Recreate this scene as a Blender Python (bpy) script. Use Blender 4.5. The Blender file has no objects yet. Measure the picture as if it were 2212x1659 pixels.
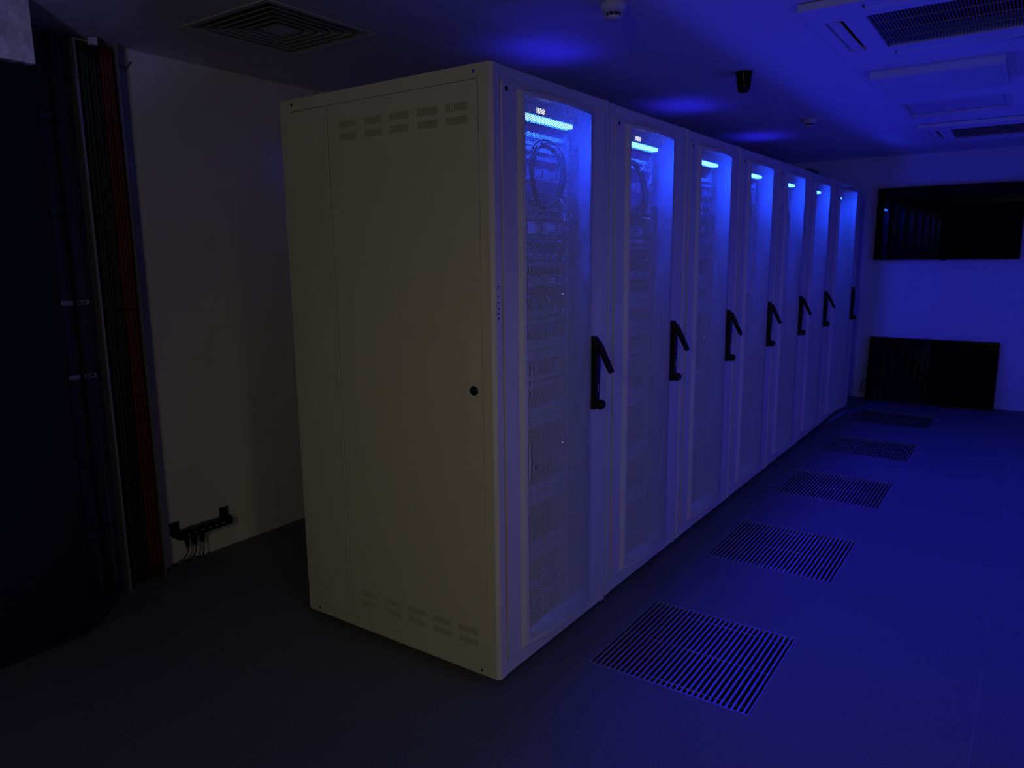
import bpy, math, random
from mathutils import Vector, Matrix
random.seed(7)
C = bpy.context.scene.collection
PI = math.pi

# ------------------------------------------------------------------ camera, world, lights
def look(yaw, pitch, roll):
    f = Vector((math.sin(yaw)*math.cos(pitch), math.cos(yaw)*math.cos(pitch), math.sin(pitch)))
    r = Vector((math.cos(yaw), -math.sin(yaw), 0)); u = r.cross(f)
    c, s = math.cos(roll), math.sin(roll)
    r2 = c*r + s*u; u2 = -s*r + c*u
    m = Matrix((r2, u2, -f)).transposed()
    return m.to_4x4()
cam_data = bpy.data.cameras.new('camera')
cam = bpy.data.objects.new('camera', cam_data); C.objects.link(cam)
cam.matrix_world = Matrix.Translation((1.4344, -1.9447, 1.5174)) @ look(-0.61267, -0.171068, -0.0115294)
cam_data.sensor_width = 36; cam_data.sensor_fit = 'HORIZONTAL'
cam_data.lens = 36*1603.72/2212
cam_data.clip_start = 0.02
bpy.context.scene.camera = cam

W = bpy.data.worlds.new('world'); bpy.context.scene.world = W; W.use_nodes = True
W.node_tree.nodes['Background'].inputs[0].default_value = (0, 0, 0, 1)
W.node_tree.nodes['Background'].inputs[1].default_value = 0
vs = bpy.context.scene.view_settings
bpy.context.scene.display_settings.display_device = 'sRGB'
vs.view_transform = 'Standard'; vs.look = 'None'; vs.gamma = 1; vs.use_curve_mapping = False
vs.exposure = 0.0
cy = bpy.context.scene.cycles
cy.max_bounces = 7; cy.diffuse_bounces = 4; cy.glossy_bounces = 4; cy.transparent_max_bounces = 8
cy.use_denoising = True
cy.sample_clamp_indirect = 4.0
cy.caustics_reflective = False; cy.caustics_refractive = False

BLUE = (0.022, 0.017, 1.0)
def lamp(name, kind, loc, energy, color, **kw):
    d = bpy.data.lights.new(name, kind); d.energy = energy; d.color = color
    rot = kw.pop('rot', None); aim = kw.pop('aim', None)
    for k, v in kw.items(): setattr(d, k, v)
    o = bpy.data.objects.new(name, d); o.location = loc; C.objects.link(o)
    if aim: o.rotation_euler = (Vector(aim)-Vector(loc)).to_track_quat('-Z', 'Y').to_euler()
    if rot: o.rotation_euler = rot
    return o
# rack row: cabinet k stands at RX[k], RY[k]
RX = [0.0] + [-.006-.0015*k for k in range(1, 7)]
RY = [.7985*k for k in range(7)]
# white light falling in through the half open doorway behind the camera
DOOR_E, AISLE_FILL_E, WIN_E = 14.5, 23.0, 5.0
lamp('doorway_light', 'SPOT', (1.22, -3.05, 2.1), DOOR_E, (1.0, .90, .46), shadow_soft_size=.03, spot_size=math.radians(120),
     spot_blend=1.0, aim=(-.4, 0, 1.0))
lamp('added_front_fill', 'SPOT', (2.6, -1.6, 1.2), 17.0, (1.0, .95, .56), shadow_soft_size=.22, spot_size=math.radians(62),
     spot_blend=.8, aim=(0.0, 1.1, .40))  # soft white fill added beside the camera to brighten the cabinet fronts
lamp('doorway_gap_light', 'AREA', (1.22, -3.4, 1.45), 2.2, (1.0, .95, .85), shape='RECTANGLE', size=.04, size_y=1.3,
     aim=(.3, 0, 1.45))
lamp('doorway_blue_light', 'SPOT', (.3, -2.5, 1.7), 24.0, (.20, .17, 1.0), shadow_soft_size=.04, spot_size=math.radians(26),
     spot_blend=.7, aim=(-1.6, -.85, 2.5))  # narrow blue spot added behind the camera to brighten the plaster bulkhead
FLOOR_E = 31.0
# lamps added in front of each door stand in for light through the mesh
for k in range(7):
    for dy in (.28, .50):
        for z, e in ((1.55, .17), (.95, .28)):
            lamp('cabinet_glow', 'SPOT', (RX[k]+(.085 if k < 6 else .15), RY[k]+dy, z), WIN_E*e, BLUE, spot_size=PI, spot_blend=.16,
                 shadow_soft_size=0.0, rot=(0, -PI/2, 0))
    # spot added outside the door stands in for light-bar light on the floor
    if k < 6:
        lamp('added_floor_spot', 'SPOT', (RX[k]+.09, RY[k]+.39, 1.86), FLOOR_E*(.5 if k == 5 else 1), BLUE,
             spot_size=math.radians(66), spot_blend=.6, shadow_soft_size=0.0, aim=(1.38, RY[k]+.30, 0))
# area lamp added out of view across the aisle, a blue fill for the fronts
lamp('added_aisle_fill', 'AREA', (2.3, 2.9, .80), AISLE_FILL_E, (.05, .045, 1.0), shape='RECTANGLE', size=1.1, size_y=5.4,
     rot=(0, PI/2, 0))

# ------------------------------------------------------------------ materials
def mat(name, col, rough=.5, metal=0.0, spec=.5, noise=None, bump=0.0, bscale=200, emit=None, es=0):
    m = bpy.data.materials.new(name); m.use_nodes = True
    nt = m.node_tree; b = nt.nodes['Principled BSDF']
    b.inputs['Base Color'].default_value = (*col, 1); b.inputs['Roughness'].default_value = rough
    b.inputs['Metallic'].default_value = metal; b.inputs['Specular IOR Level'].default_value = spec
    if noise:
        sc, amt = noise
        tc = nt.nodes.new('ShaderNodeTexCoord'); n = nt.nodes.new('ShaderNodeTexNoise'); n.inputs['Scale'].default_value = sc
        n.inputs['Detail'].default_value = 6
        r = nt.nodes.new('ShaderNodeValToRGB')
        r.color_ramp.elements[0].position = .3; r.color_ramp.elements[1].position = .7
        r.color_ramp.elements[0].color = (*[c*(1-amt) for c in col], 1)
        r.color_ramp.elements[1].color = (*[min(1, c*(1+amt)) for c in col], 1)
        nt.links.new(tc.outputs['Object'], n.inputs['Vector']); nt.links.new(n.outputs['Fac'], r.inputs['Fac'])
        nt.links.new(r.outputs['Color'], b.inputs['Base Color'])
    if bump:
        tc2 = nt.nodes.new('ShaderNodeTexCoord'); n2 = nt.nodes.new('ShaderNodeTexNoise'); n2.inputs['Scale'].default_value = bscale
        bp = nt.nodes.new('ShaderNodeBump'); bp.inputs['Strength'].default_value = bump; bp.inputs['Distance'].default_value = .01
        nt.links.new(tc2.outputs['Object'], n2.inputs['Vector']); nt.links.new(n2.outputs['Fac'], bp.inputs['Height'])
        nt.links.new(bp.outputs['Normal'], b.inputs['Normal'])
    if emit:
        b.inputs['Emission Color'].default_value = (*emit, 1); b.inputs['Emission Strength'].default_value = es
    return m
M = {
 'wall': mat('painted_plaster_wall', (.72, .71, .72), .85, noise=(3, .04), bump=.05, bscale=60),
 'dimwall': mat('low_bounce_wall', (.16, .16, .16), .85),  # for unseen walls, darkened to cut the blue bounce
 'ceiling': mat('painted_ceiling', (.74, .73, .74), .9, noise=(2, .03)),
 'rough_plaster': mat('raw_plaster', (.70, .69, .68), .9, noise=(18, .25), bump=.9, bscale=28),
 'paint': mat('light_grey_powder_coat', (.60, .57, .46), .5, spec=.35, noise=(9, .02), bump=.04, bscale=500),
 'seam_light': mat('seam_highlight_tone', (.70, .68, .62), .3),  # lighter tone imitating light caught on the side seam
 'inner': mat('galvanised_inner_sheet', (.62, .64, .66), .45, metal=.15),
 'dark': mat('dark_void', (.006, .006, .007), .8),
 'black': mat('black_plastic', (.004, .004, .0045), .42, spec=.25),
 'blackgloss': mat('black_glass', (.002, .002, .0025), .0, spec=.22),
 'bezel': mat('black_bezel', (.003, .003, .0035), .35, spec=.3),
 'steel': mat('grille_steel', (.36, .36, .38), .40, metal=.85),
 'alu': mat('zinc_steel', (.55, .53, .46), .34, metal=.7),
 'device': mat('equipment_grey', (.17, .18, .20), .4, metal=.2),
 'panelgrey': mat('equipment_panel', (.58, .60, .62), .4, metal=.25),
 'port': mat('socket_black', (.01, .01, .012), .5),
 'white': mat('white_plastic', (.66, .65, .64), .5),
 'louvre': mat('shaded_louvre', (.34, .34, .34), .6),  # darker than the frame, shade inside the diffuser put into the colour
 'acwhite': mat('unit_white_plastic', (.70, .69, .70), .55),
 'cordblack': mat('black_cable_jacket', (.016, .016, .019), .5),
 'cordgrey': mat('grey_cable_jacket', (.30, .30, .33), .5),
 'cordblue': mat('blue_cable_jacket', (.10, .25, .55), .5),
 'green': mat('green_cable_jacket', (.005, .022, .009), .6),
 'red': mat('red_cable_jacket', (.11, .004, .003), .6),
 'brown': mat('brown_cable_jacket', (.16, .02, .012), .6),
 'conduit': mat('grey_conduit', (.19, .18, .20), .55),
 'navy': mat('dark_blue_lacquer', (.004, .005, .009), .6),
 'strip': mat('led_light_strip', (1, 1, 1), .5, emit=(.006, .045, 1.0), es=280),
 'display': mat('lit_white_display', (1, 1, 1), .5, emit=(.9, .95, 1.0), es=3),
 'led': mat('status_led', (1, 1, 1), .5, emit=(.5, .8, 1.0), es=1.5),
 'plug': mat('blue_lit_hole', (.05, .04, .9), .4),  # blue colour stands in for cabinet light seen through a hole
 'label': mat('white_paper_sheet', (.85, .84, .86), .7),
}
# floor: dark speckled vinyl on square raised tiles
def floor_mat():
    m = bpy.data.materials.new('raised_floor_vinyl'); m.use_nodes = True
    nt = m.node_tree; b = nt.nodes['Principled BSDF']
    tc = nt.nodes.new('ShaderNodeTexCoord'); mp = nt.nodes.new('ShaderNodeMapping')
    mp.inputs['Location'].default_value = (-(.175), -(.335), 0)
    nt.links.new(tc.outputs['Object'], mp.inputs['Vector'])
    br = nt.nodes.new('ShaderNodeTexBrick'); br.offset = 0; br.squash = 1
    br.inputs['Scale'].default_value = 1; br.inputs['Brick Width'].default_value = .61; br.inputs['Row Height'].default_value = .61
    br.inputs['Mortar Size'].default_value = .0016; br.inputs['Mortar Smooth'].default_value = .2
    br.inputs['Color1'].default_value = (.125, .125, .135, 1); br.inputs['Color2'].default_value = (.135, .135, .145, 1)
    br.inputs['Mortar'].default_value = (.175, .175, .19, 1)
    nt.links.new(mp.outputs['Vector'], br.inputs['Vector'])
    n = nt.nodes.new('ShaderNodeTexNoise'); n.inputs['Scale'].default_value = 260; n.inputs['Detail'].default_value = 3
    nt.links.new(tc.outputs['Object'], n.inputs['Vector'])
    r = nt.nodes.new('ShaderNodeValToRGB'); r.color_ramp.elements[0].position = .35; r.color_ramp.elements[1].position = .68
    r.color_ramp.elements[0].color = (.72, .72, .72, 1); r.color_ramp.elements[1].color = (1.25, 1.25, 1.25, 1)
    nt.links.new(n.outputs['Fac'], r.inputs['Fac'])
    mx = nt.nodes.new('ShaderNodeMix'); mx.data_type = 'RGBA'; mx.blend_type = 'MULTIPLY'; mx.inputs[0].default_value = 1
    nt.links.new(br.outputs['Color'], mx.inputs[6]); nt.links.new(r.outputs['Color'], mx.inputs[7])
    nt.links.new(mx.outputs[2], b.inputs['Base Color'])
    bp = nt.nodes.new('ShaderNodeBump'); bp.inputs['Strength'].default_value = .15; bp.inputs['Distance'].default_value = .002
    nt.links.new(n.outputs['Fac'], bp.inputs['Height']); nt.links.new(bp.outputs['Normal'], b.inputs['Normal'])
    b.inputs['Roughness'].default_value = .62; b.inputs['Specular IOR Level'].default_value = .25
    return m
M['floor'] = floor_mat()

# ------------------------------------------------------------------ mesh helpers
class MB:
    def __init__(s): s.v = []; s.f = []; s.sm = []
    def add(s, vs_, fs, smooth=False):
        n = len(s.v); s.v += [tuple(p) for p in vs_]
        for f in fs: s.f.append(tuple(i+n for i in f)); s.sm.append(smooth)
        return s
    def box(s, x0, x1, y0, y1, z0, z1):
        v = [(x, y, z) for x in (x0, x1) for y in (y0, y1) for z in (z0, z1)]
        return s.add(v, [(0, 1, 3, 2), (4, 6, 7, 5), (0, 4, 5, 1), (2, 3, 7, 6), (0, 2, 6, 4), (1, 5, 7, 3)])
    def prism(s, poly, axis, a, b):
        def P(u, v, w): return {'z': (u, v, w), 'x': (w, u, v), 'y': (u, w, v)}[axis]
        n = len(poly)
        v = [P(u, w, a) for u, w in poly] + [P(u, w, b) for u, w in poly]
        fs = [tuple(range(n)), tuple(range(2*n-1, n-1, -1))] + [(i, i+n, (i+1) % n+n, (i+1) % n) for i in range(n)]
        return s.add(v, fs)
    def tube(s, pts, r, n=8, closed=False):
        pts = [Vector(p) for p in pts]; L = len(pts); v = []
        up = Vector((.13, .21, .97)).normalized(); prev = None
        for i, p in enumerate(pts):
            if closed: t = pts[(i+1) % L]-pts[i-1]
            else: t = pts[min(i+1, L-1)]-pts[max(i-1, 0)]
            t.normalize()
            a = (prev - t*prev.dot(t)) if prev is not None else up.cross(t)
            if a.length < 1e-5: a = Vector((1, 0, 0)).cross(t)
            a.normalize(); prev = a; b = t.cross(a)
            rr = r[i] if isinstance(r, (list, tuple)) else r
            v += [p+a*math.cos(2*PI*j/n)*rr+b*math.sin(2*PI*j/n)*rr for j in range(n)]
        fs = []
        for i in range(L if closed else L-1):
            k = (i+1) % L
            fs += [(i*n+j, i*n+(j+1) % n, k*n+(j+1) % n, k*n+j) for j in range(n)]
        if not closed: fs += [tuple(range(n-1, -1, -1)), tuple((L-1)*n+j for j in range(n))]
        return s.add(v, fs, True)
    def lathe(s, prof, c=(0, 0, 0), n=32, axis='z'):
        v = []
        for r, h in prof:
            for j in range(n):
                a = 2*PI*j/n; u, w = r*math.cos(a), r*math.sin(a)
                p = {'z': (u, w, h), 'x': (h, u, w), 'y': (u, h, w)}[axis]
                v.append((p[0]+c[0], p[1]+c[1], p[2]+c[2]))
        L = len(prof)
        fs = [(i*n+j, i*n+(j+1) % n, (i+1)*n+(j+1) % n, (i+1)*n+j) for i in range(L-1) for j in range(n)]
        fs += [tuple(range(n)), tuple((L-1)*n+j for j in range(n))]
        return s.add(v, fs, True)
    def build(s, name, m, parent=None, bevel=0, loc=None):
        me = bpy.data.meshes.new(name); me.from_pydata(s.v, [], s.f); me.update()
        me.polygons.foreach_set('use_smooth', s.sm)
        me.materials.append(M[m] if isinstance(m, str) else m)
        o = bpy.data.objects.new(name, me); C.objects.link(o)
        if parent: o.parent = parent
        if loc: o.location = loc
        if bevel:
            b = o.modifiers.new('bevel', 'BEVEL'); b.width = bevel; b.segments = 2; b.limit_method = 'ANGLE'
            b.angle_limit = math.radians(40)
        else:
            import bmesh
            bm = bmesh.new(); bm.from_mesh(me); bmesh.ops.recalc_face_normals(bm, faces=bm.faces); bm.to_mesh(me); bm.free()
        return o
def empty(name, loc=(0, 0, 0), rz=0):
    o = bpy.data.objects.new(name, None); C.objects.link(o); o.location = loc; o.rotation_euler = (0, 0, rz)
    o.empty_display_size = .1
    return o
def tag(o, label, cat, group=None, kind=None):
    o['label'] = label; o['category'] = cat
    if group: o['group'] = group
    if kind: o['kind'] = kind
    return o
def struct(name, mb, m, loc=None, label=None):
    o = mb.build(name, m, loc=loc); o['kind'] = 'structure'
    if label: o['label'] = label
    return o
def copy_tree(o, parent=None):
    c = o.copy(); C.objects.link(c); c.parent = parent
    for ch in list(o.children): copy_tree(ch, c)
    return c
def smooth_path(pts, k=8):
    out = []; P = [Vector(p) for p in pts]
    for i in range(len(P)-1):
        p0, p1, p2, p3 = P[max(i-1, 0)], P[i], P[i+1], P[min(i+2, len(P)-1)]
        for j in range(k):
            t = j/k
            out.append(.5*((2*p1)+(p2-p0)*t+(2*p0-5*p1+4*p2-p3)*t*t+(3*p1-p0-3*p2+p3)*t**3))
    out.append(P[-1]); return out

# ------------------------------------------------------------------ room shell
CEIL = 2.45; XL = -2.0; XR = 3.0; YE = 6.5; YB = -3.6
TILE = [(.335+1.22*i, .335+1.22*i+.605) for i in range(5)]
TX0, TX1 = .175, .775
fl = MB()
ys = [YB] + [v for t in TILE for v in t] + [YE]
for i in range(len(ys)-1):
    if i % 2 == 0: fl.box(XL, XR, ys[i], ys[i+1], -.03, 0)
    else: fl.box(XL, TX0, ys[i], ys[i+1], -.03, 0); fl.box(TX1, XR, ys[i], ys[i+1], -.03, 0)
struct('floor', fl, 'floor', label='dark speckled raised floor in large square tiles')
# ceiling with openings for the diffuser and two air units
def plate_with_holes(x0, x1, y0, y1, holes, z0, z1):
    mb = MB(); yy = sorted({y0, y1, *[h[2] for h in holes], *[h[3] for h in holes]})
    for a, b in zip(yy[:-1], yy[1:]):
        mid = (a+b)/2; hs = sorted([h for h in holes if h[2] < mid < h[3]]); x = x0
        for h in hs: mb.box(x, h[0], a, b, z0, z1); x = h[1]
        mb.box(x, x1, a, b, z0, z1)
    return mb
DIF = (-1.49, -.97, -.055, .46); ACS = [(1.07, 1.645), (1.07, 5.04)]
holes = [DIF, (.60, 1.20, 3.615, 4.205)] + [(cx-.27, cx+.27, cy_-.27, cy_+.27) for cx, cy_ in ACS]
struct('ceiling', plate_with_holes(XL, XR, YB, YE, holes, CEIL, CEIL+.03), 'ceiling', label='smooth painted ceiling')
struct('wall_left', MB().box(XL-.1, XL, YB, YE, 0, CEIL), 'wall', label='plain white wall behind the cabinets')
struct('wall_end', MB().box(XL, XR, YE, YE+.1, 0, CEIL), 'wall', label='white end wall carrying the wall screen')
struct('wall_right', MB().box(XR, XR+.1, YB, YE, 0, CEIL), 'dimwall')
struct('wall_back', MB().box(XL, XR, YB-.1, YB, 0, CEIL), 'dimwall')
# raw plaster bulkhead over the dark recess close on the left
struct('trim_1', MB().box(XL, -1.60, -2.4, -.600, 2.22, CEIL), 'rough_plaster', label='rough plaster bulkhead under the ceiling')
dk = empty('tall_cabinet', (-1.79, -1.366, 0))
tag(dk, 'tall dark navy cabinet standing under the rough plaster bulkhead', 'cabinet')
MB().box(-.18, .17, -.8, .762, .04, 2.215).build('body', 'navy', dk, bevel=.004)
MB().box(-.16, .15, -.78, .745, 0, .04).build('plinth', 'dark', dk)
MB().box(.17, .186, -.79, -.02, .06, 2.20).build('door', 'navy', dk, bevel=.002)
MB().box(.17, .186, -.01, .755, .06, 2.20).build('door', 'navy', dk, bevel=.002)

# ------------------------------------------------------------------ floor grilles
def make_grille():
    g = empty('floor_grille')
    w, d = .60, .605
    fr = MB()
    fr.box(0, w, 0, .006, -.028, .001).box(0, w, d-.006, d, -.028, .001).box(0, .004, .006, d-.006, -.028, .001).box(w-.004, w, .006, d-.006, -.028, .001)
    fr.build('frame', 'steel', g)
    n = 29
    b = MB()
    for i in range(n):
        x = .018 + i*(w-.036)/(n-1)
        b.box(x-.0037, x+.0037, .006, d-.006, -.024, 0)
    b.build('slats', 'steel', g)
    for y in (.05, d/2, d-.05):
        MB().tube([(.004, y, -.010), (w-.004, y, -.010)], .0035, 6).build('cross_rod', 'steel', g)
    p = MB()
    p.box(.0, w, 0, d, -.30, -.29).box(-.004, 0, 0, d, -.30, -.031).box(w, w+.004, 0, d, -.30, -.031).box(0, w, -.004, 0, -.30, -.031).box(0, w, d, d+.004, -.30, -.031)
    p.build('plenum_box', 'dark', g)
    return g
gl = ['slatted steel floor grille nearest the camera, beside the first two cabinets',
      'second slatted floor grille from the camera', 'third slatted floor grille from the camera, the middle one of five',
      'fourth slatted floor grille from the camera', 'farthest slatted floor grille, in front of the leaning screen']
g0 = make_grille()
for i, (a, b_) in enumerate(TILE):
    g = g0 if i == 0 else copy_tree(g0)
    g.location = (TX0, a, 0); tag(g, gl[i], 'floor grille', 'slatted grilles in the aisle floor')

# ------------------------------------------------------------------ cabinets
Wd = .792
def bulge(y):
    if y <= .135 or y >= .637: return 0.0
    if y < .150: return .010*(y-.135)/.015
    if y > .622: return .010*(.637-y)/.015
    t = (y-.385)/.24
    return .010 + .028*(1-t*t)
WY0, WY1, WZ0, WZ1 = .164, .608, .118, 2.032
DX = .004   # outer face of the door leaf
def mesh_panel():
    pz, py = .0075, .0065; r = .0030
    ny = int((WY1-WY0+.006)/py); nz = int((WZ1-WZ0+.006)/pz)
    V = []; F = []; key = {}
    def vid(y, z):
        k = (round(y*1e5), round(z*1e5))
        if k not in key: key[k] = len(V); V.append((DX+bulge(y)-.001, y, z))
        return key[k]
    # hexagonal cell around each hole; flat top and bottom
    hy, hz = py, pz
    T = .0010
    for i in range(ny+1):
        cyy = WY0-.003 + i*py
        for j in range(nz+1):
            cz = WZ0-.003 + j*pz + (pz/2 if i % 2 else 0)
            oc = [(cyy+hy*2/3, cz), (cyy+hy/3, cz+hz/2), (cyy-hy/3, cz+hz/2), (cyy-hy*2/3, cz), (cyy-hy/3, cz-hz/2), (cyy+hy/3, cz-hz/2)]
            o = [vid(*p) for p in oc]
            n0 = len(V)
            for q in range(6):
                a = q*PI/3; y = cyy+r*math.cos(a); z = cz+r*math.sin(a); V.append((DX+bulge(y)-.001, y, z))
            for q in range(6):
                a = q*PI/3; y = cyy+r*math.cos(a); z = cz+r*math.sin(a); V.append((DX+bulge(y)-.001-T, y, z))
            for q in range(6):
                e = (q+1) % 6
                F.append((o[q], o[e], n0+e, n0+q)); F.append((n0+q, n0+e, n0+6+e, n0+6+q))
    me = bpy.data.meshes.new('perforated_panel'); me.from_pydata(V, [], F); me.update(); me.materials.append(M['paint'])
    return me
def door_skin():
    ys_ = [.135, .150, .157, WY0] + [WY0+(WY1-WY0)*i/14 for i in range(1, 14)] + [WY1, .6150, .622, .637]
    zs_ = [.094, .104, WZ0, WZ1, 2.046, 2.056]
    mb = MB(); n = len(zs_)
    for back in (0, 1):
        V = []
        for y in ys_:
            for iz, z in enumerate(zs_):
                x = DX + (bulge(y) if 0 < iz < n-1 else 0) - back*.0022
                V.append((x, y, z))
        F = []
        for i in range(len(ys_)-1):
            for j in range(n-1):
                if j == 2 and 3 <= i < len(ys_)-4: continue
                F.append((i*n+j, (i+1)*n+j, (i+1)*n+j+1, i*n+j+1))
        mb.add(V, F)
    return mb
def make_cabinet():
    c = empty('server_cabinet')
    f = MB()
    ch = .012
    f.prism([(-.05, 0), (-ch, 0), (0, ch), (0, .045), (-.05, .045)], 'z', .03, 2.11)
    f.prism([(-.05, Wd-.045), (0, Wd-.045), (0, Wd-ch), (-ch, Wd), (-.05, Wd)], 'z', .03, 2.11)
    f.box(-.05, -.007, .045, Wd-.045, 2.05, 2.108).box(-.05, -.007, .045, Wd-.045, .032, .10)
    f.box(-.007, -.002, .045, Wd-.045, 2.073, 2.108).box(-.007, -.002, .045, Wd-.045, .032, .077)
    f.box(-1.01, -.96, 0, .045, .03, 2.11).box(-1.01, -.96, Wd-.045, Wd, .03, 2.11)
    f.box(-.96, -.05, 0, .03, 2.066, 2.11).box(-.96, -.05, Wd-.03, Wd, 2.066, 2.11)
    f.box(-.96, -.05, 0, .03, .03, .072).box(-.96, -.05, Wd-.03, Wd, .03, .072)
    f.build('frame', 'paint', c)
    # roof with the cable cut-out, base
    r = plate_with_holes(-1.0, -.05, .03, Wd-.03, [(-.56, -.44, .31, .48)], 2.095, 2.107)
    r.build('roof', 'paint', c)
    MB().box(-.96, -.05, .03, Wd-.03, .04, .05).build('base_plate', 'inner', c)
    # rear panel with a vent slot near the top, inner side sheets
    rp = MB().box(-1.006, -.995, .045, Wd-.045, .05, 1.965).box(-1.006, -.995, .045, Wd-.045, 2.02, 2.10)
    rp.box(-1.006, -.995, .045, .36, 1.965, 2.02).box(-1.006, -.995, .60, Wd-.045, 1.965, 2.02)
    rp.build('rear_panel', 'paint', c)
    MB().box(-.955, -.055, .032, .036, .055, 2.06).box(-.955, -.055, Wd-.036, Wd-.032, .055, 2.06).build('inner_lining', 'inner', c)
    rl = MB()
    for a, b_ in ((.155, .175), (.625, .645)):
        rl.box(-.135, -.105, a, b_, .05, 2.09); rl.box(-.80, -.77, a, b_, .05, 2.09)
    rl.build('mounting_rails', 'inner', c)
    for z in (.30, .58, .86, 1.14, 1.42, 1.70, 1.90):
        br = MB().box(-.125, -.118, .650, .745, z-.045, z+.045).box(-.60, -.118, .650, .654, z-.045, z+.045)
        br.build('cable_bracket', 'device', c)
    # feet
    for x in (-.93, -.08):
        for y in (.06, Wd-.06):
            MB().lathe([(.026, 0), (.026, .012), (.010, .014), (.010, .041)], (x, y, 0), 16).build('foot', 'black', c)
    # door
    d = MB()
    d.box(-.002, DX, .052, .136, .092, 2.058).box(-.002, DX, .636, .744, .092, 2.058)
    d.box(-.002, DX, .136, .636, .092, .0945).box(-.002, DX, .136, .636, 2.0555, 2.058)
    d.box(-.006, -.002, .052, .744, 2.052, 2.072).box(-.006, -.002, .052, .744, .078, .098)
    d.box(-.016, -.002, .052, .058, .092, 2.058).box(-.016, -.002, .738, .744, .092, 2.058)
    sk = door_skin(); d.add(sk.v, sk.f)
    door = d.build('door', 'paint', c)
    pn = bpy.data.objects.new('perforated_panel', PM); C.objects.link(pn); pn.parent = door
    MB().lathe([(.0075, -.002), (.0075, DX+.0012), (.005, DX+.002)], (0, .078, 2.040), 16, 'x').build('bolt', 'dark', door)
    # swing handle
    hy = .640
    b = MB()
    b.prism([(DX+.000, .905), (.030, .905), (.036, .915), (.040, 1.02), (.040, 1.16), (.034, 1.190), (.024, 1.200), (DX, 1.200)], 'y', hy-.016, hy+.016)
    b.build('handle', 'black', door, bevel=.004)
    kb = MB().lathe([(.010, -.016), (.019, -.012), (.0205, 0), (.019, .012), (.010, .016)], (.048, hy, .927), 18, 'y')
    kb.build('lock_cylinder', 'black', door)
    t0, t1 = Vector((.036, hy, 1.180)), Vector((.096, hy, 1.062))
    dv = (t1-t0).normalized(); nn = Vector((dv.z, 0, -dv.x)) * .0085
    lv = MB()
    pts = [t0+nn, t0+dv*.02+nn*1.3, t1+nn, t1+dv*.005, t1-nn, t0+dv*.02-nn*1.1, t0-nn]
    n = len(pts)
    lv.add([(p.x, p.y-.0125, p.z) for p in pts] + [(p.x, p.y+.0125, p.z) for p in pts],
           [tuple(range(n)), tuple(range(2*n-1, n-1, -1))] + [(i, i+n, (i+1) % n+n, (i+1) % n) for i in range(n)])
    lv.build('handle_lever', 'black', door, bevel=.003)
    em = MB()
    for z in (.985, 1.005):
        em.tube([(.0405+.0004, hy-.004+.005*math.cos(a*PI/6), z+.005*math.sin(a*PI/6)) for a in range(12)], .0007, 5, True)
    em.box(.040, .0412, hy-.0055, hy-.0025, .991, .999)
    em.build('key_emblem', 'panelgrey', door)
    return c
PM = mesh_panel()
ORD = ['first', 'second', 'third', 'fourth', 'fifth', 'sixth', 'seventh']
cab_labels = [
 'nearest light grey server cabinet, its long side panel with lock turned to the camera',
 'second server cabinet from the camera, coil of cable behind its perforated door',
 'third light grey server cabinet in the row, with stepped brackets glowing behind its door',
 'fourth server cabinet, middle of the row of seven, white sheet behind its door',
 'fifth server cabinet from the camera, cable loops behind its narrow glowing door',
 'sixth server cabinet, last but one, with a small black box on its roof',
 'farthest server cabinet, at the end wall, its door standing slightly open']
cab0 = make_cabinet(); cabs = []
for k in range(7):
    c = cab0 if k == 0 else copy_tree(cab0)
    c.location = (RX[k], RY[k], 0)
    tag(c, cab_labels[k], 'server cabinet', 'row of server cabinets'); cabs.append(c)
# the far cabinet's door is ajar: turn door and its children about the left hinge
for ch in cabs[6].children:
    if ch.name.startswith('door'):
        a = -math.radians(6); px, py = 0.0, .055
        ch.rotation_euler = (0, 0, a)
        ch.location = (px-(px*math.cos(a)-py*math.sin(a)), py-(px*math.sin(a)+py*math.cos(a)), 0)
        ch['label'] = 'door standing slightly open'
        for q in ch.children:
            if q.name.startswith('handle_lever'): bpy.data.objects.remove(q)
# side panel of the nearest cabinet
sx0, sx1 = -.742, -.052
zr = [(1.977, 2.001), (1.935, 1.959), (.176, .200), (.134, .158)]
xg = [-.137, -.262, -.388, -.512, -.640]
sp = MB(); y0, y1 = -.003, .009
zc = [.0745]
for a, b_ in sorted(zr): zc += [a, b_]
zc += [2.0635]
for i in range(len(zc)-1):
    if i % 2 == 0: sp.box(sx0, sx1, y0, y1, zc[i], zc[i+1])
    else:
        x = sx0
        for g in sorted(xg):
            for q in range(13):
                s0 = g-.0425+q*.0068
                sp.box(x, s0, y0, y1, zc[i], zc[i+1]); x = s0+.0044
        sp.box(x, sx1, y0, y1, zc[i], zc[i+1])
spo = sp.build('side_panel', 'paint', cab0)
MB().box(sx0-.0075, sx0-.0035, -.0055, -.0015, .0745, 2.0635).build('seam_highlight', 'seam_light', cab0)  # pale bead added to imitate the bright line of light along the seam
lk = MB().lathe([(.0165, -.0030), (.0165, -.006), (.013, -.0085), (.006, -.009)], (-.086, 0, 1.070), 24, 'y')
lk.build('panel_lock', 'black', spo)
MB().box(-.96, sx0-.005, -.0015, .009, .0745, 2.0635).build('fixed_side_sheet', 'paint', cab0)
MB().box(-.945, -.055, .0125, .016, .0745, 2.064).build('slot_shade_sheet', 'dark', cab0)  # near-black sheet put behind the slots so they look shaded
for x, z, m_ in ((-.941, 2.090, 'dark'), (-.067, 2.088, 'plug'), (-.080, .048, 'dark'), (-.945, .050, 'dark')):
    MB().lathe([(.0055, .001), (.0055, -.0008)], (x, 0, z), 14, 'y').build('hole_disc', m_, cab0)  # discs painted as holes, dark for shade and blue for light from inside
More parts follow.
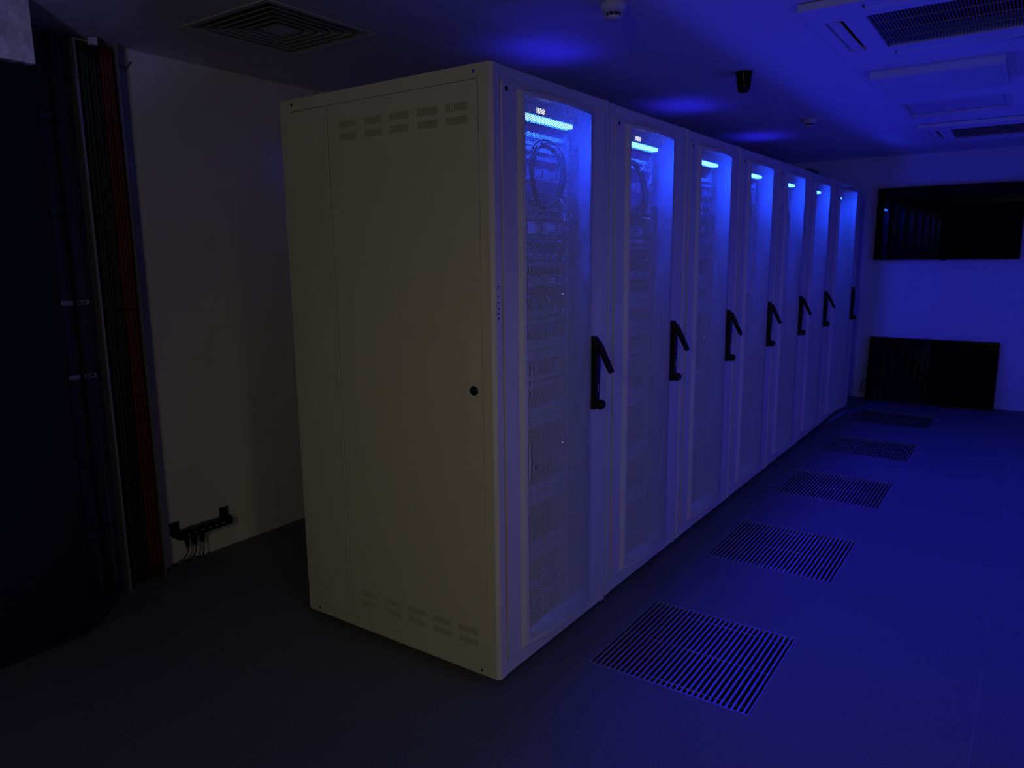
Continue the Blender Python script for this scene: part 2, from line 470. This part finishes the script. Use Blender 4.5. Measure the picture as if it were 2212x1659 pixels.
# scratches on the front post of the nearest cabinet
sc = MB()
for i in range(9):
    z = 1.30+random.random()*.20; sc.box(0, .0004, .016+random.random()*.010, .028, z, z+.002+random.random()*.003)
sc.build('paint_chips', 'dark', cab0)

# spots added below the light bars to brighten the equipment fronts
for k in range(7):
    for dy in (.24, .37, .50, .68):
        lamp('added_equipment_spot', 'SPOT', (RX[k]-.018, RY[k]+dy, 1.965), 20.0, (.03, .07, 1.0), spot_size=math.radians(20), spot_blend=.5,
             shadow_soft_size=.0, aim=(RX[k]-.018-.115, RY[k]+dy+(.01 if dy < .6 else .03), .965))
# lamps inside the cabinets that reach the room by real openings
for k in (1, 3, 5):
    lamp('roof_leak_light', 'POINT', (RX[k]-.50, RY[k]+.385+(.05 if k == 1 else .02), 1.93), 6.0, BLUE, shadow_soft_size=.075)
lamp('rear_leak_light', 'POINT', (-.62, .22, 1.99), 4, BLUE, shadow_soft_size=.045)

# ------------------------------------------------------------------ equipment behind the doors
def light_bar(k, shown):
    x, y = RX[k], RY[k]
    e = empty('light_bar', (x-.1035, y+.4, 1.98))
    MB().box(0, .060, -.215, .215, .019, .050).box(0, .028, -.215, .215, .0, .019).build('housing', 'device', e)
    MB().box(.0285, .052, -.205, .185, .006, .0185).build('light_strip', 'strip', e)
    if shown: MB().box(.060, .0615, -.075, -.020, .027, .044).build('display', 'display', e)
    tag(e, f'glowing cyan light bar across the top of the {ORD[k]} cabinet from the camera', 'light bar', 'light bars behind the cabinet doors')
    return e
for k in range(7): light_bar(k, k < 2)
def device(kind, k, z, i):
    x, y = RX[k]-.1035, RY[k]+.4
    e = empty(kind, (x, y, z))
    if kind == 'patch_bay':
        MB().box(0, .003, -.24, .24, 0, .044).build('face_plate', 'panelgrey', e)
        p = MB()
        for q in range(24): p.box(.003, .0045, -.212+q*.0178, -.200+q*.0178, .014, .028)
        p.build('socket_row', 'port', e)
    elif kind == 'network_switch':
        MB().box(-.30, .006, -.222, .222, 0, .044).build('body', 'device', e)
        MB().box(0, .003, -.24, -.2225, 0, .044).build('mounting_ear', 'panelgrey', e)
        MB().box(0, .003, .2225, .24, 0, .044).build('mounting_ear', 'panelgrey', e)
        p = MB()
        for q in range(24):
            for r in (0, 1): p.box(.006, .0075, -.200+q*.0150, -.188+q*.0150, .006+r*.018, .017+r*.018)
        p.build('socket_row', 'port', e)
        MB().box(.0062, .009, .185, .189, .020, .024).build('status_light', 'led', e)
    elif kind == 'server':
        MB().box(-.60, .002, -.222, .222, 0, .086).build('body', 'device', e)
        b = MB()
        for q in range(8): b.box(.002, .008, -.215+q*.054, -.165+q*.054, .006, .040); b.box(.002, .008, -.215+q*.054, -.165+q*.054, .046, .080)
        b.build('drive_bay', 'panelgrey', e)
        for s in (-1, 1):
            MB().tube([(.002, s*.232, .02), (.026, s*.232, .022), (.026, s*.232, .064), (.002, s*.232, .066)], .004, 6).build('pull_handle', 'alu', e)
    else:  # cable_organizer
        MB().box(0, .003, -.24, .24, 0, .044).build('face_plate', 'panelgrey', e)
        for q in range(5):
            yy = -.20+q*.10
            MB().tube([(.003, yy, .006), (.034, yy, .006), (.034, yy, .038), (.003, yy, .038)], .003, 6).build('cable_ring', 'cordblack', e)
    nm = kind.replace('_', ' ')
    tag(e, f'{nm} in the {ORD[k]} cabinet from the camera, {NUM[i]} unit under its light bar', nm, 'equipment mounted behind the cabinet doors')
    return e
NUM = ['first', 'second', 'third', 'fourth', 'fifth', 'sixth', 'seventh', 'eighth', 'ninth', 'tenth', 'eleventh', 'twelfth', 'thirteenth', 'fourteenth', 'fifteenth', 'sixteenth', 'seventeenth']
P_, N_, S_, O_ = 'patch_bay', 'network_switch', 'server', 'cable_organizer'
LAY = {
 0: [(P_, 1.910), (P_, 1.862), (O_, 1.790), (N_, 1.700), (P_, 1.652), (O_, 1.596), (N_, 1.545), (P_, 1.480), (O_, 1.400), (N_, 1.345), (P_, 1.265), (S_, 1.120), (P_, 1.02), (S_, .86), (N_, .74), (S_, .55), (S_, .32)],
 1: [(P_, 1.900), (O_, 1.80), (N_, 1.66), (O_, 1.60), (P_, 1.54), (N_, 1.47), (O_, 1.40), (S_, 1.26), (S_, 1.13), (P_, 1.02), (S_, .80), (S_, .52), (S_, .30)],
 2: [(P_, 1.88), (O_, 1.82), (N_, 1.76), (P_, 1.70), (O_, 1.63), (N_, 1.56), (P_, 1.49), (S_, 1.32), (S_, 1.18), (N_, 1.02), (S_, .78), (S_, .5)],
 3: [(P_, 1.90), (N_, 1.78), (P_, 1.68), (N_, 1.22), (S_, 1.05), (S_, .80), (S_, .5)],
 4: [(P_, 1.90), (N_, 1.74), (P_, 1.60), (S_, 1.30), (S_, .9)],
 5: [(P_, 1.80), (N_, 1.66), (S_, 1.1)],
 6: [(P_, 1.30)],
}
for k, L in LAY.items():
    for i, (kd, z) in enumerate(L): device(kd, k, z, i)
# sheet of paper behind the fourth door
pp = MB().box(-.003, 0, 0, .065, 0, .30).build('paper_sheet', 'label', loc=(RX[3]-.030, RY[3]+.375, 1.24))
tag(pp, 'white paper sheet hanging behind the door of the fourth cabinet from the camera', 'paper')
# cable coils
def coil(k, yc, zc_, ry, rz_, turns, r, label, m='cordblack', x=-.040):
    e = empty('cable_coil', (RX[k]+x, RY[k]+yc, zc_))
    rnd = random.Random(k*5+turns)
    for t in range(turns):
        a0 = rnd.random()*6; s = 1+(t-turns/2)*.032; ph = rnd.random()*6
        cyy, czz = rnd.uniform(-.008, .008), rnd.uniform(-.008, .008)
        pts = [(.012*math.sin(a*2*PI/40*2+ph)+.004*t-.008, cyy+ry*s*math.cos(a*2*PI/40), czz+rz_*s*math.sin(a*2*PI/40)) for a in range(40)]
        MB().tube(pts, r, 6, True).build('cable_turn', m, e)
    for a in (.9, 4.1):
        c0 = Vector((0, ry*math.cos(a), rz_*math.sin(a)))
        rad = Vector((0, math.cos(a), math.sin(a)))
        tp = [c0 + rad*.022*math.cos(b*PI/4) + Vector((1, 0, 0))*.018*math.sin(b*PI/4) for b in range(8)]
        MB().tube(tp, .003, 5, True).build('cable_tie', 'cordblack', e)
    return tag(e, label, 'cable coil', 'coiled cables hung behind the cabinet doors')
coil(0, .385, 1.800, .108, .112, 4, .0045, 'round coil of black cable hung high behind the nearest perforated door')
coil(1, .30, 1.800, .120, .120, 4, .0045, 'wide black cable coil behind the door of the second cabinet')
coil(3, .245, 1.800, .10, .115, 3, .0045, 'black cable loop behind the door of the fourth cabinet')
coil(4, .30, 1.760, .12, .100, 5, .004, 'tangled cable coil behind the door of the fifth cabinet')
coil(6, .22, 1.700, .17, .130, 1, .005, 'single thin cable loop behind the slightly open farthest door')
# patch cords
def cord(k, y0_, y1_, z0_, z1_, sag, m, label, grp):
    x = RX[k]-.098; y = RY[k]
    p = smooth_path([(x, y+y0_, z0_), (x+.035, y+y0_, z0_-.004), (x+.048, y+(y0_+y1_)/2, min(z0_, z1_)-sag), (x+.035, y+y1_, z1_+.004), (x, y+y1_, z1_)], 6)
    o = MB().tube(p, .0026, 6).build('network_cable', m); return tag(o, label, 'cable', grp)
for k, z0_, lab in ((0, 1.722, 'below its cable coil'), (0, 1.567, 'in its upper half'), (0, 1.367, 'above handle height'),
                    (1, 1.682, 'below its cable coil'), (2, 1.782, 'near its top'), (2, 1.582, 'lower down')):
    rnd = random.Random(int(z0_*1000)+k)
    for q in range(7):
        a = .22+q*.052+rnd.uniform(-.008, .008)
        cord(k, a, a+rnd.uniform(.01, .07), z0_, z0_-.055, rnd.uniform(.0, .03), rnd.choice(['cordgrey', 'cordblue', 'cordgrey']),
             f'thin network cable arching inside the {ORD[k]} cabinet from the camera, {lab}', f'patch cords in the {ORD[k]} cabinet {lab}')
# hanging cable bunches at the side of some racks
for k, z0_, z1_ in ((0, 1.50, .95), (1, 1.35, .40), (2, 1.55, .7)):
    e = empty('hanging_cables', (RX[k]-.062, RY[k]+.69, z1_))
    rnd = random.Random(k)
    for q in range(4):
        pts = smooth_path([(-.015, -.03, z0_-z1_), (.02, rnd.uniform(-.02, .03), (z0_-z1_)*.7), (.01, rnd.uniform(-.03, .05), (z0_-z1_)*.35), (-.01, rnd.uniform(-.05, .02), 0)], 8)
        MB().tube(pts, .003, 6).build('cable', 'cordgrey' if q % 2 else 'cordblue', e)
    tag(e, f'bunch of cables hanging at the right side inside the {ORD[k]} cabinet from the camera', 'cables', 'cable bunches beside the equipment')
# bundled cable tails in the far cabinet
e = empty('cable_tails', (RX[6]-.06, RY[6]+.33, 1.40))
for q in range(9):
    rnd = random.Random(q+40)
    MB().tube(smooth_path([(0, .02+q*.003, .20), (.006, rnd.uniform(-.02, .03), .12), (.0, rnd.uniform(-.12, .04), 0)], 6), .003, 6).build('cable', 'cordblack', e)
tag(e, 'fanned cable tails behind the slightly open farthest cabinet door', 'cables')
# black box on the roof
bx = empty('roof_box', (-.115, 4.33, 2.11))
MB().box(-.05, .06, -.16, .12, 0, .036).build('body', 'black', bx, bevel=.004)
MB().tube(smooth_path([(.02, .12, .018), (.03, .2, .012), (-.01, .34, .004)], 6), .005, 6).build('cable', 'cordblack', bx)
tag(bx, 'small flat black box lying on the roof of the sixth cabinet', 'box')

# ------------------------------------------------------------------ screens
def screen(name, w, h, loc, rot, label, cat):
    e = empty(name, loc); e.rotation_euler = rot
    MB().box(-w/2, w/2, .0, .03, 0, h).build('housing', 'bezel', e, bevel=.003)
    MB().box(-w/2+.008, w/2-.008, -.0015, .0, .012, h-.008).build('screen_glass', 'blackgloss', e)
    MB().box(-w*.3, w*.3, .03, .052, h*.2, h*.75).build('back_housing', 'bezel', e)
    MB().box(-.02, .02, .002, .02, -.006, 0).build('sensor_tab', 'black', e)
    return tag(e, label, cat)
t1 = screen('wall_screen', 1.235, .705, (.672, 6.43, 1.432), (0, 0, 0), 'large black screen mounted high on the end wall', 'screen')
MB().box(-.2, .2, .052, .07, .2, .5).build('wall_mount', 'black', t1)
t2 = screen('leaning_screen', 1.13, .655, (.640, 6.345, .006), (-math.atan2(.10, .655), 0, 0), 'black screen standing on the floor and leaning against the end wall', 'screen')
cb = MB().tube(smooth_path([(.10, 6.455, .10), (.05, 6.43, .20), (.03, 6.38, .14), (.045, 6.31, .09), (.09, 6.30, .17), (.15, 6.30, .19), (.19, 6.26, .10), (.16, 6.20, .02), (.08, 5.95, .006), (.02, 5.75, .006)], 8), .004, 6).build('power_cable', 'cordblack')
tag(cb, 'thin cable looping onto the floor at the left of the leaning screen', 'cable')

# ------------------------------------------------------------------ ceiling fixtures
dx0, dx1, dy0, dy1 = -1.51, -.95, -.075, .48
df = empty('ceiling_diffuser', ((dx0+dx1)/2, (dy0+dy1)/2, CEIL)); tag(df, 'square ceiling air diffuser of nested louvres left of the cabinets', 'air diffuser')
h = (dx1-dx0)/2
def ring(r0, z0, r1, z1, t=.003):
    mb = MB()
    def loop(r, z): return [(-r, -r, z), (r, -r, z), (r, r, z), (-r, r, z)]
    v = loop(r0, z0)+loop(r1, z1)+loop(r1, z1+t)+loop(r0, z0+t); F = []
    for a in range(4):
        for q in range(4):
            F.append((a*4+q, a*4+(q+1) % 4, ((a+1) % 4)*4+(q+1) % 4, ((a+1) % 4)*4+q))
    return mb.add(v, F)
ring(h, -.004, h-.026, -.001, .003).build('frame', 'acwhite', df)
for i in range(6):
    r = h-.030-i*.038
    ring(r, -.002, r-.028, .042).build('louvre', 'louvre', df)
MB().box(-.05, .05, -.05, .05, -.001, .003).build('centre_plate', 'acwhite', df)
MB().box(-.258, .258, -.255, .255, .10, .104).build('duct_box', 'dark', df)

def cassette(cx, cyy, label):
    e = empty('air_conditioner', (cx, cyy, CEIL)); H = .475
    top = 0; bot = -.032
    # bevelled panel ring around the central grille, with four vane slots
    gr = .272
    slots = [(-.425, -.355, -.26, .26), (.355, .425, -.26, .26), (-.26, .26, -.425, -.355), (-.26, .26, .355, .425)]
    mb = MB(); xs = sorted({-H, H, *[v for s in slots for v in s[:2]], -gr, gr}); ys2 = sorted({-H, H, *[v for s in slots for v in s[2:]], -gr, gr})
    for a, b_ in zip(xs[:-1], xs[1:]):
        for c_, d_ in zip(ys2[:-1], ys2[1:]):
            mx_, my_ = (a+b_)/2, (c_+d_)/2
            if abs(mx_) < gr and abs(my_) < gr: continue
            if any(s[0] < mx_ < s[1] and s[2] < my_ < s[3] for s in slots): continue
            mb.box(a, b_, c_, d_, bot, top-.004)
    mb.build('panel', 'acwhite', e)
    for s in slots:
        mb = MB()
        if s[1]-s[0] < .1: mb.prism([(s[0]+.006, bot+.006), (s[1]-.012, bot-.006), (s[1]-.010, bot-.002), (s[0]+.008, bot+.010)], 'y', s[2]+.008, s[3]-.008)
        else: mb.prism([(s[2]+.006, bot+.006), (s[3]-.012, bot-.006), (s[3]-.010, bot-.002), (s[2]+.008, bot+.010)], 'x', s[0]+.008, s[1]-.008)
        mb.build('air_vane', 'acwhite', e)
    bk = MB().box(-H+.03, -gr-.001, -.45, .45, -.003, -.001).box(gr+.001, H-.03, -.45, .45, -.003, -.001)
    bk.box(-gr-.001, gr+.001, -.45, -gr-.001, -.003, -.001).box(-gr-.001, gr+.001, gr+.001, .45, -.003, -.001).build('vane_backing', 'dark', e)
    g = MB()
    for i in range(44):
        x = -gr+.008+i*(2*gr-.016)/43; g.box(x-.0022, x+.0022, -gr+.004, gr-.004, bot+.004, bot+.012)
    for y in (-.14, 0, .14): g.box(-gr+.004, gr-.004, y-.003, y+.003, bot+.001, bot+.005)
    g.box(-gr, -gr+.006, -gr, gr, bot, bot+.012).box(gr-.006, gr, -gr, gr, bot, bot+.012)
    g.build('intake_grille', 'device', e)
    MB().box(-.26, .26, -.26, .26, .06, .064).build('filter', 'dark', e)
    MB().box(.18, .24, .425+.012, .445, bot-.0015, bot).build('indicator', 'device', e)
    return tag(e, label, 'air conditioner', 'ceiling cassette air conditioners')
cassette(*ACS[0], 'nearer ceiling cassette air conditioner with wide slatted intake, at the top right')
cassette(*ACS[1], 'farther ceiling cassette air conditioner close to the end wall')
# ceiling light panels
lp = empty('ceiling_light', (.92, 2.815, CEIL)); tag(lp, 'unlit square ceiling light standing proud of the ceiling between the air conditioners', 'ceiling light', 'unlit square ceiling lights')
MB().box(-.30, .30, -.305, .305, -.045, 0).build('housing', 'acwhite', lp, bevel=.002)
MB().box(-.28, .28, -.285, .285, -.047, -.045).build('diffuser_plate', 'white', lp)
lq = empty('ceiling_light', (.90, 3.91, CEIL)); tag(lq, 'unlit square ceiling light sunk flush into the ceiling before the farther air conditioner', 'ceiling light', 'unlit square ceiling lights')
MB().box(-.30, .30, -.295, -.275, -.004, .02).box(-.30, .30, .275, .295, -.004, .02).box(-.30, -.28, -.275, .275, -.004, .02).box(.28, .30, -.275, .275, -.004, .02).build('frame', 'acwhite', lq)
MB().box(-.28, .28, -.275, .275, .022, .026).build('diffuser_plate', 'white', lq)
# smoke detectors
def detector(x, y, s, label):
    e = empty('smoke_detector', (x, y, CEIL))
    MB().lathe([(.052*s, 0), (.052*s, -.012*s), (.049*s, -.022*s), (.038*s, -.034*s)], n=36).build('base', 'white', e)
    MB().lathe([(.026*s, -.034*s), (.026*s, -.047*s)], n=24).build('sensing_chamber', 'dark', e)
    rb = MB()
    for q in range(12):
        a = q*PI/6; c_, s_ = math.cos(a), math.sin(a)
        rb.tube([(.038*s*c_, .038*s*s_, -.033*s), (.031*s*c_, .031*s*s_, -.048*s)], .0016*s, 5)
    rb.build('cage_ribs', 'white', e)
    MB().lathe([(.033*s, -.047*s), (.032*s, -.053*s), (.020*s, -.058*s), (.004*s, -.059*s)], n=30).build('cap', 'white', e)
    return tag(e, label, 'smoke detector', 'smoke detectors on the ceiling')
detector(.034, .742, 1.0, 'round white smoke detector above the first two cabinets, nearest the camera')
detector(.015, 3.79, 1.0, 'smaller looking white smoke detector farther along the row of cabinets')
# black sensor
e = empty('ceiling_sensor', (.085, 2.12, CEIL)); tag(e, 'small glossy black tapered security sensor hanging from the ceiling over the row', 'sensor')
MB().lathe([(.045, 0), (.044, -.004), (.041, -.02), (.034, -.078), (.027, -.098), (.012, -.104)], n=36).build('body', 'blackgloss', e)
for a, z in ((-1.15, -.055), (-1.75, -.072)):
    MB().lathe([(.0085, -.006), (.0085, .004), (.004, .007)], (0, 0, 0), 16, 'x').build('lens', 'dark', e)
    l = e.children[-1]; rr = .037
    l.location = (rr*math.cos(a), rr*math.sin(a), z); l.rotation_euler = (0, 0, a)

# ------------------------------------------------------------------ left wall: cable trays, pipes, socket strip
tr = empty('cable_tray', (XL, -.225, 0)); tag(tr, 'vertical metal cable tray with bright edges at the end of the white left wall', 'cable tray')
MB().box(0, .004, -.095, .095, 0, 2.44).build('back_plate', 'dark', tr)
MB().prism([(0, .093), (.088, .093), (.088, .0905), (.092, .0905), (.092, .097), (0, .097)], 'z', 0, 2.44).build('side_flange', 'alu', tr)
MB().prism([(0, -.093), (.110, -.093), (.110, -.087), (.114, -.087), (.114, -.097), (0, -.097)], 'z', 0, 2.42).build('side_flange', 'alu', tr)
for z in (.25, .65, 1.05, 1.45, 1.85, 2.25):
    MB().box(.004, .016, -.090, .090, z-.01, z+.01).build('rung', 'dark', tr)
def bundle(y0_, y1_, n, r, m, label, x=-1.935, ties=True):
    e = empty('cable_bundle', (x, (y0_+y1_)/2, 0)); rnd = random.Random(n*7+len(label))
    for i in range(n):
        for row in range(2):
            yy = (y0_-y1_)/2+(i+.5)*(y1_-y0_)/n
            pts = smooth_path([(row*2*r, yy+rnd.uniform(-.003, .003), .02+2.40*t/8) for t in range(9)], 3)
            MB().tube(pts, r, 8).build('cable', m, e)
    for z in (.5, .9, 1.3, 1.7, 2.1):
        MB().box(-r*1.1, r*3.3, -(y1_-y0_)/2-.002, (y1_-y0_)/2+.002, z-.003, z+.003).build('cable_tie', 'cordblack', e)
    return tag(e, label, 'cable bundle', 'cable bundles in the wall tray')
bundle(-.312, -.252, 4, .0085, 'green', 'strapped bundle of dark green cables in the left half of the wall tray')
bundle(-.245, -.203, 4, .0050, 'cordblack', 'strapped bundle of black cables in the middle of the wall tray')
bundle(-.198, -.145, 4, .0083, 'red', 'strapped bundle of dark red cables in the right half of the wall tray')
def pipe(y, r, label):
    e = empty('pipe', (XL+.04, y, 0))
    MB().tube([(0, 0, .0), (0, 0, 2.44)], r, 16).build('tube', 'conduit', e)
    return tag(e, label, 'pipe', 'grey pipes on the left wall')
pipe(-.372, .022, 'grey vertical pipe on the left wall right beside the cable tray')
pipe(-.440, .022, 'grey vertical pipe on the left wall next to the navy cabinet')
for z, lb in ((2.10, 'topmost'), (1.72, 'second from the top'), (1.34, 'third from the top'), (1.02, 'fourth from the top'), (.86, 'fifth from the top'), (.60, 'second lowest'), (.30, 'lowest')):
    e = empty('pipe_bracket', (XL, -.385, z)); lit = z in (1.34, 1.02)
    mb = MB(); mb.box(0, .004, -.080, .055, -.012, .012).box(0, .068, -.080, -.076, -.010, .010).box(.064, .068, -.080, .04, -.010, .010)
    mb.build('clamp', 'alu' if lit else 'conduit', e)  # light on the lit clamps is put into a brighter material
    for yy in (.0, .022): MB().lathe([(.006, .068), (.006, .0695)], (0, yy, 0), 12, 'x').build('screw_hole', 'dark', e)
    tag(e, f'{lb} clamp bracket holding the grey pipes on the left wall', 'bracket', 'pipe clamps on the left wall')
cb = MB().tube(smooth_path([(XL+.080, -.40, 2.42), (XL+.080, -.408, 1.9), (XL+.080, -.404, 1.4), (XL+.080, -.408, .9), (XL+.080, -.40, .4), (XL+.085, -.385, .01)], 6), .005, 6).build('loose_cable', 'brown')
tag(cb, 'thin reddish brown cable running down in front of the grey pipes', 'cable')
jb = MB().box(0, .03, -.012, .012, -.03, 0).build('wall_clip', 'white', loc=(-1.92, -.23, 2.44)); tag(jb, 'small pale clip hanging from the ceiling above the cable tray', 'clip')
wb = MB().tube(smooth_path([(XL+.004, -.09, 2.40), (XL+.012, -.06, 2.36), (XL+.004, -.02, 2.40)], 6), .002, 5).build('wire', 'cordblack')
tag(wb, 'short thin wire curling from the top corner of the left wall', 'wire')
# power strip on two brackets
ps = empty('power_strip', (XL, .11, .165)); tag(ps, 'black socket strip on two brackets low on the white left wall', 'power strip')
MB().box(.03, .075, -.15, .155, -.022, .022).build('body', 'black', ps, bevel=.006)
for yy in (-.155, .125): MB().box(0, .004, yy, yy+.05, -.01, .055).box(0, .05, yy+.01, yy+.04, -.012, -.006).box(0, .05, yy+.01, yy+.014, -.02, .03).build('bracket', 'black', ps)
for q in range(6):
    MB().box(.0755, .077, -.105+q*.038, -.089+q*.038, -.003, .001).build('socket', 'panelgrey', ps)
for q in range(3):
    yy = -.098+q*.043
    c_ = empty('plug_cable', (XL+.052, .11+yy, 0))
    MB().lathe([(.008, .145), (.011, .140), (.011, .115), (.006, .090)], n=12).build('plug', 'black', c_)
    MB().tube(smooth_path([(0, 0, .10), (.004, .0, .07), (-.003+.017*q, -.03, .035), (-.012+.018*q, -.08, .018+.012*q), (-.020+.018*q, -.095-yy, .007+.012*q)], 6), .0035, 6).build('cable', 'cordblack', c_)
    tag(c_, f'{["left", "middle", "right"][q]} one of three plugged cables hanging from the socket strip', 'cable', 'cables plugged into the socket strip')
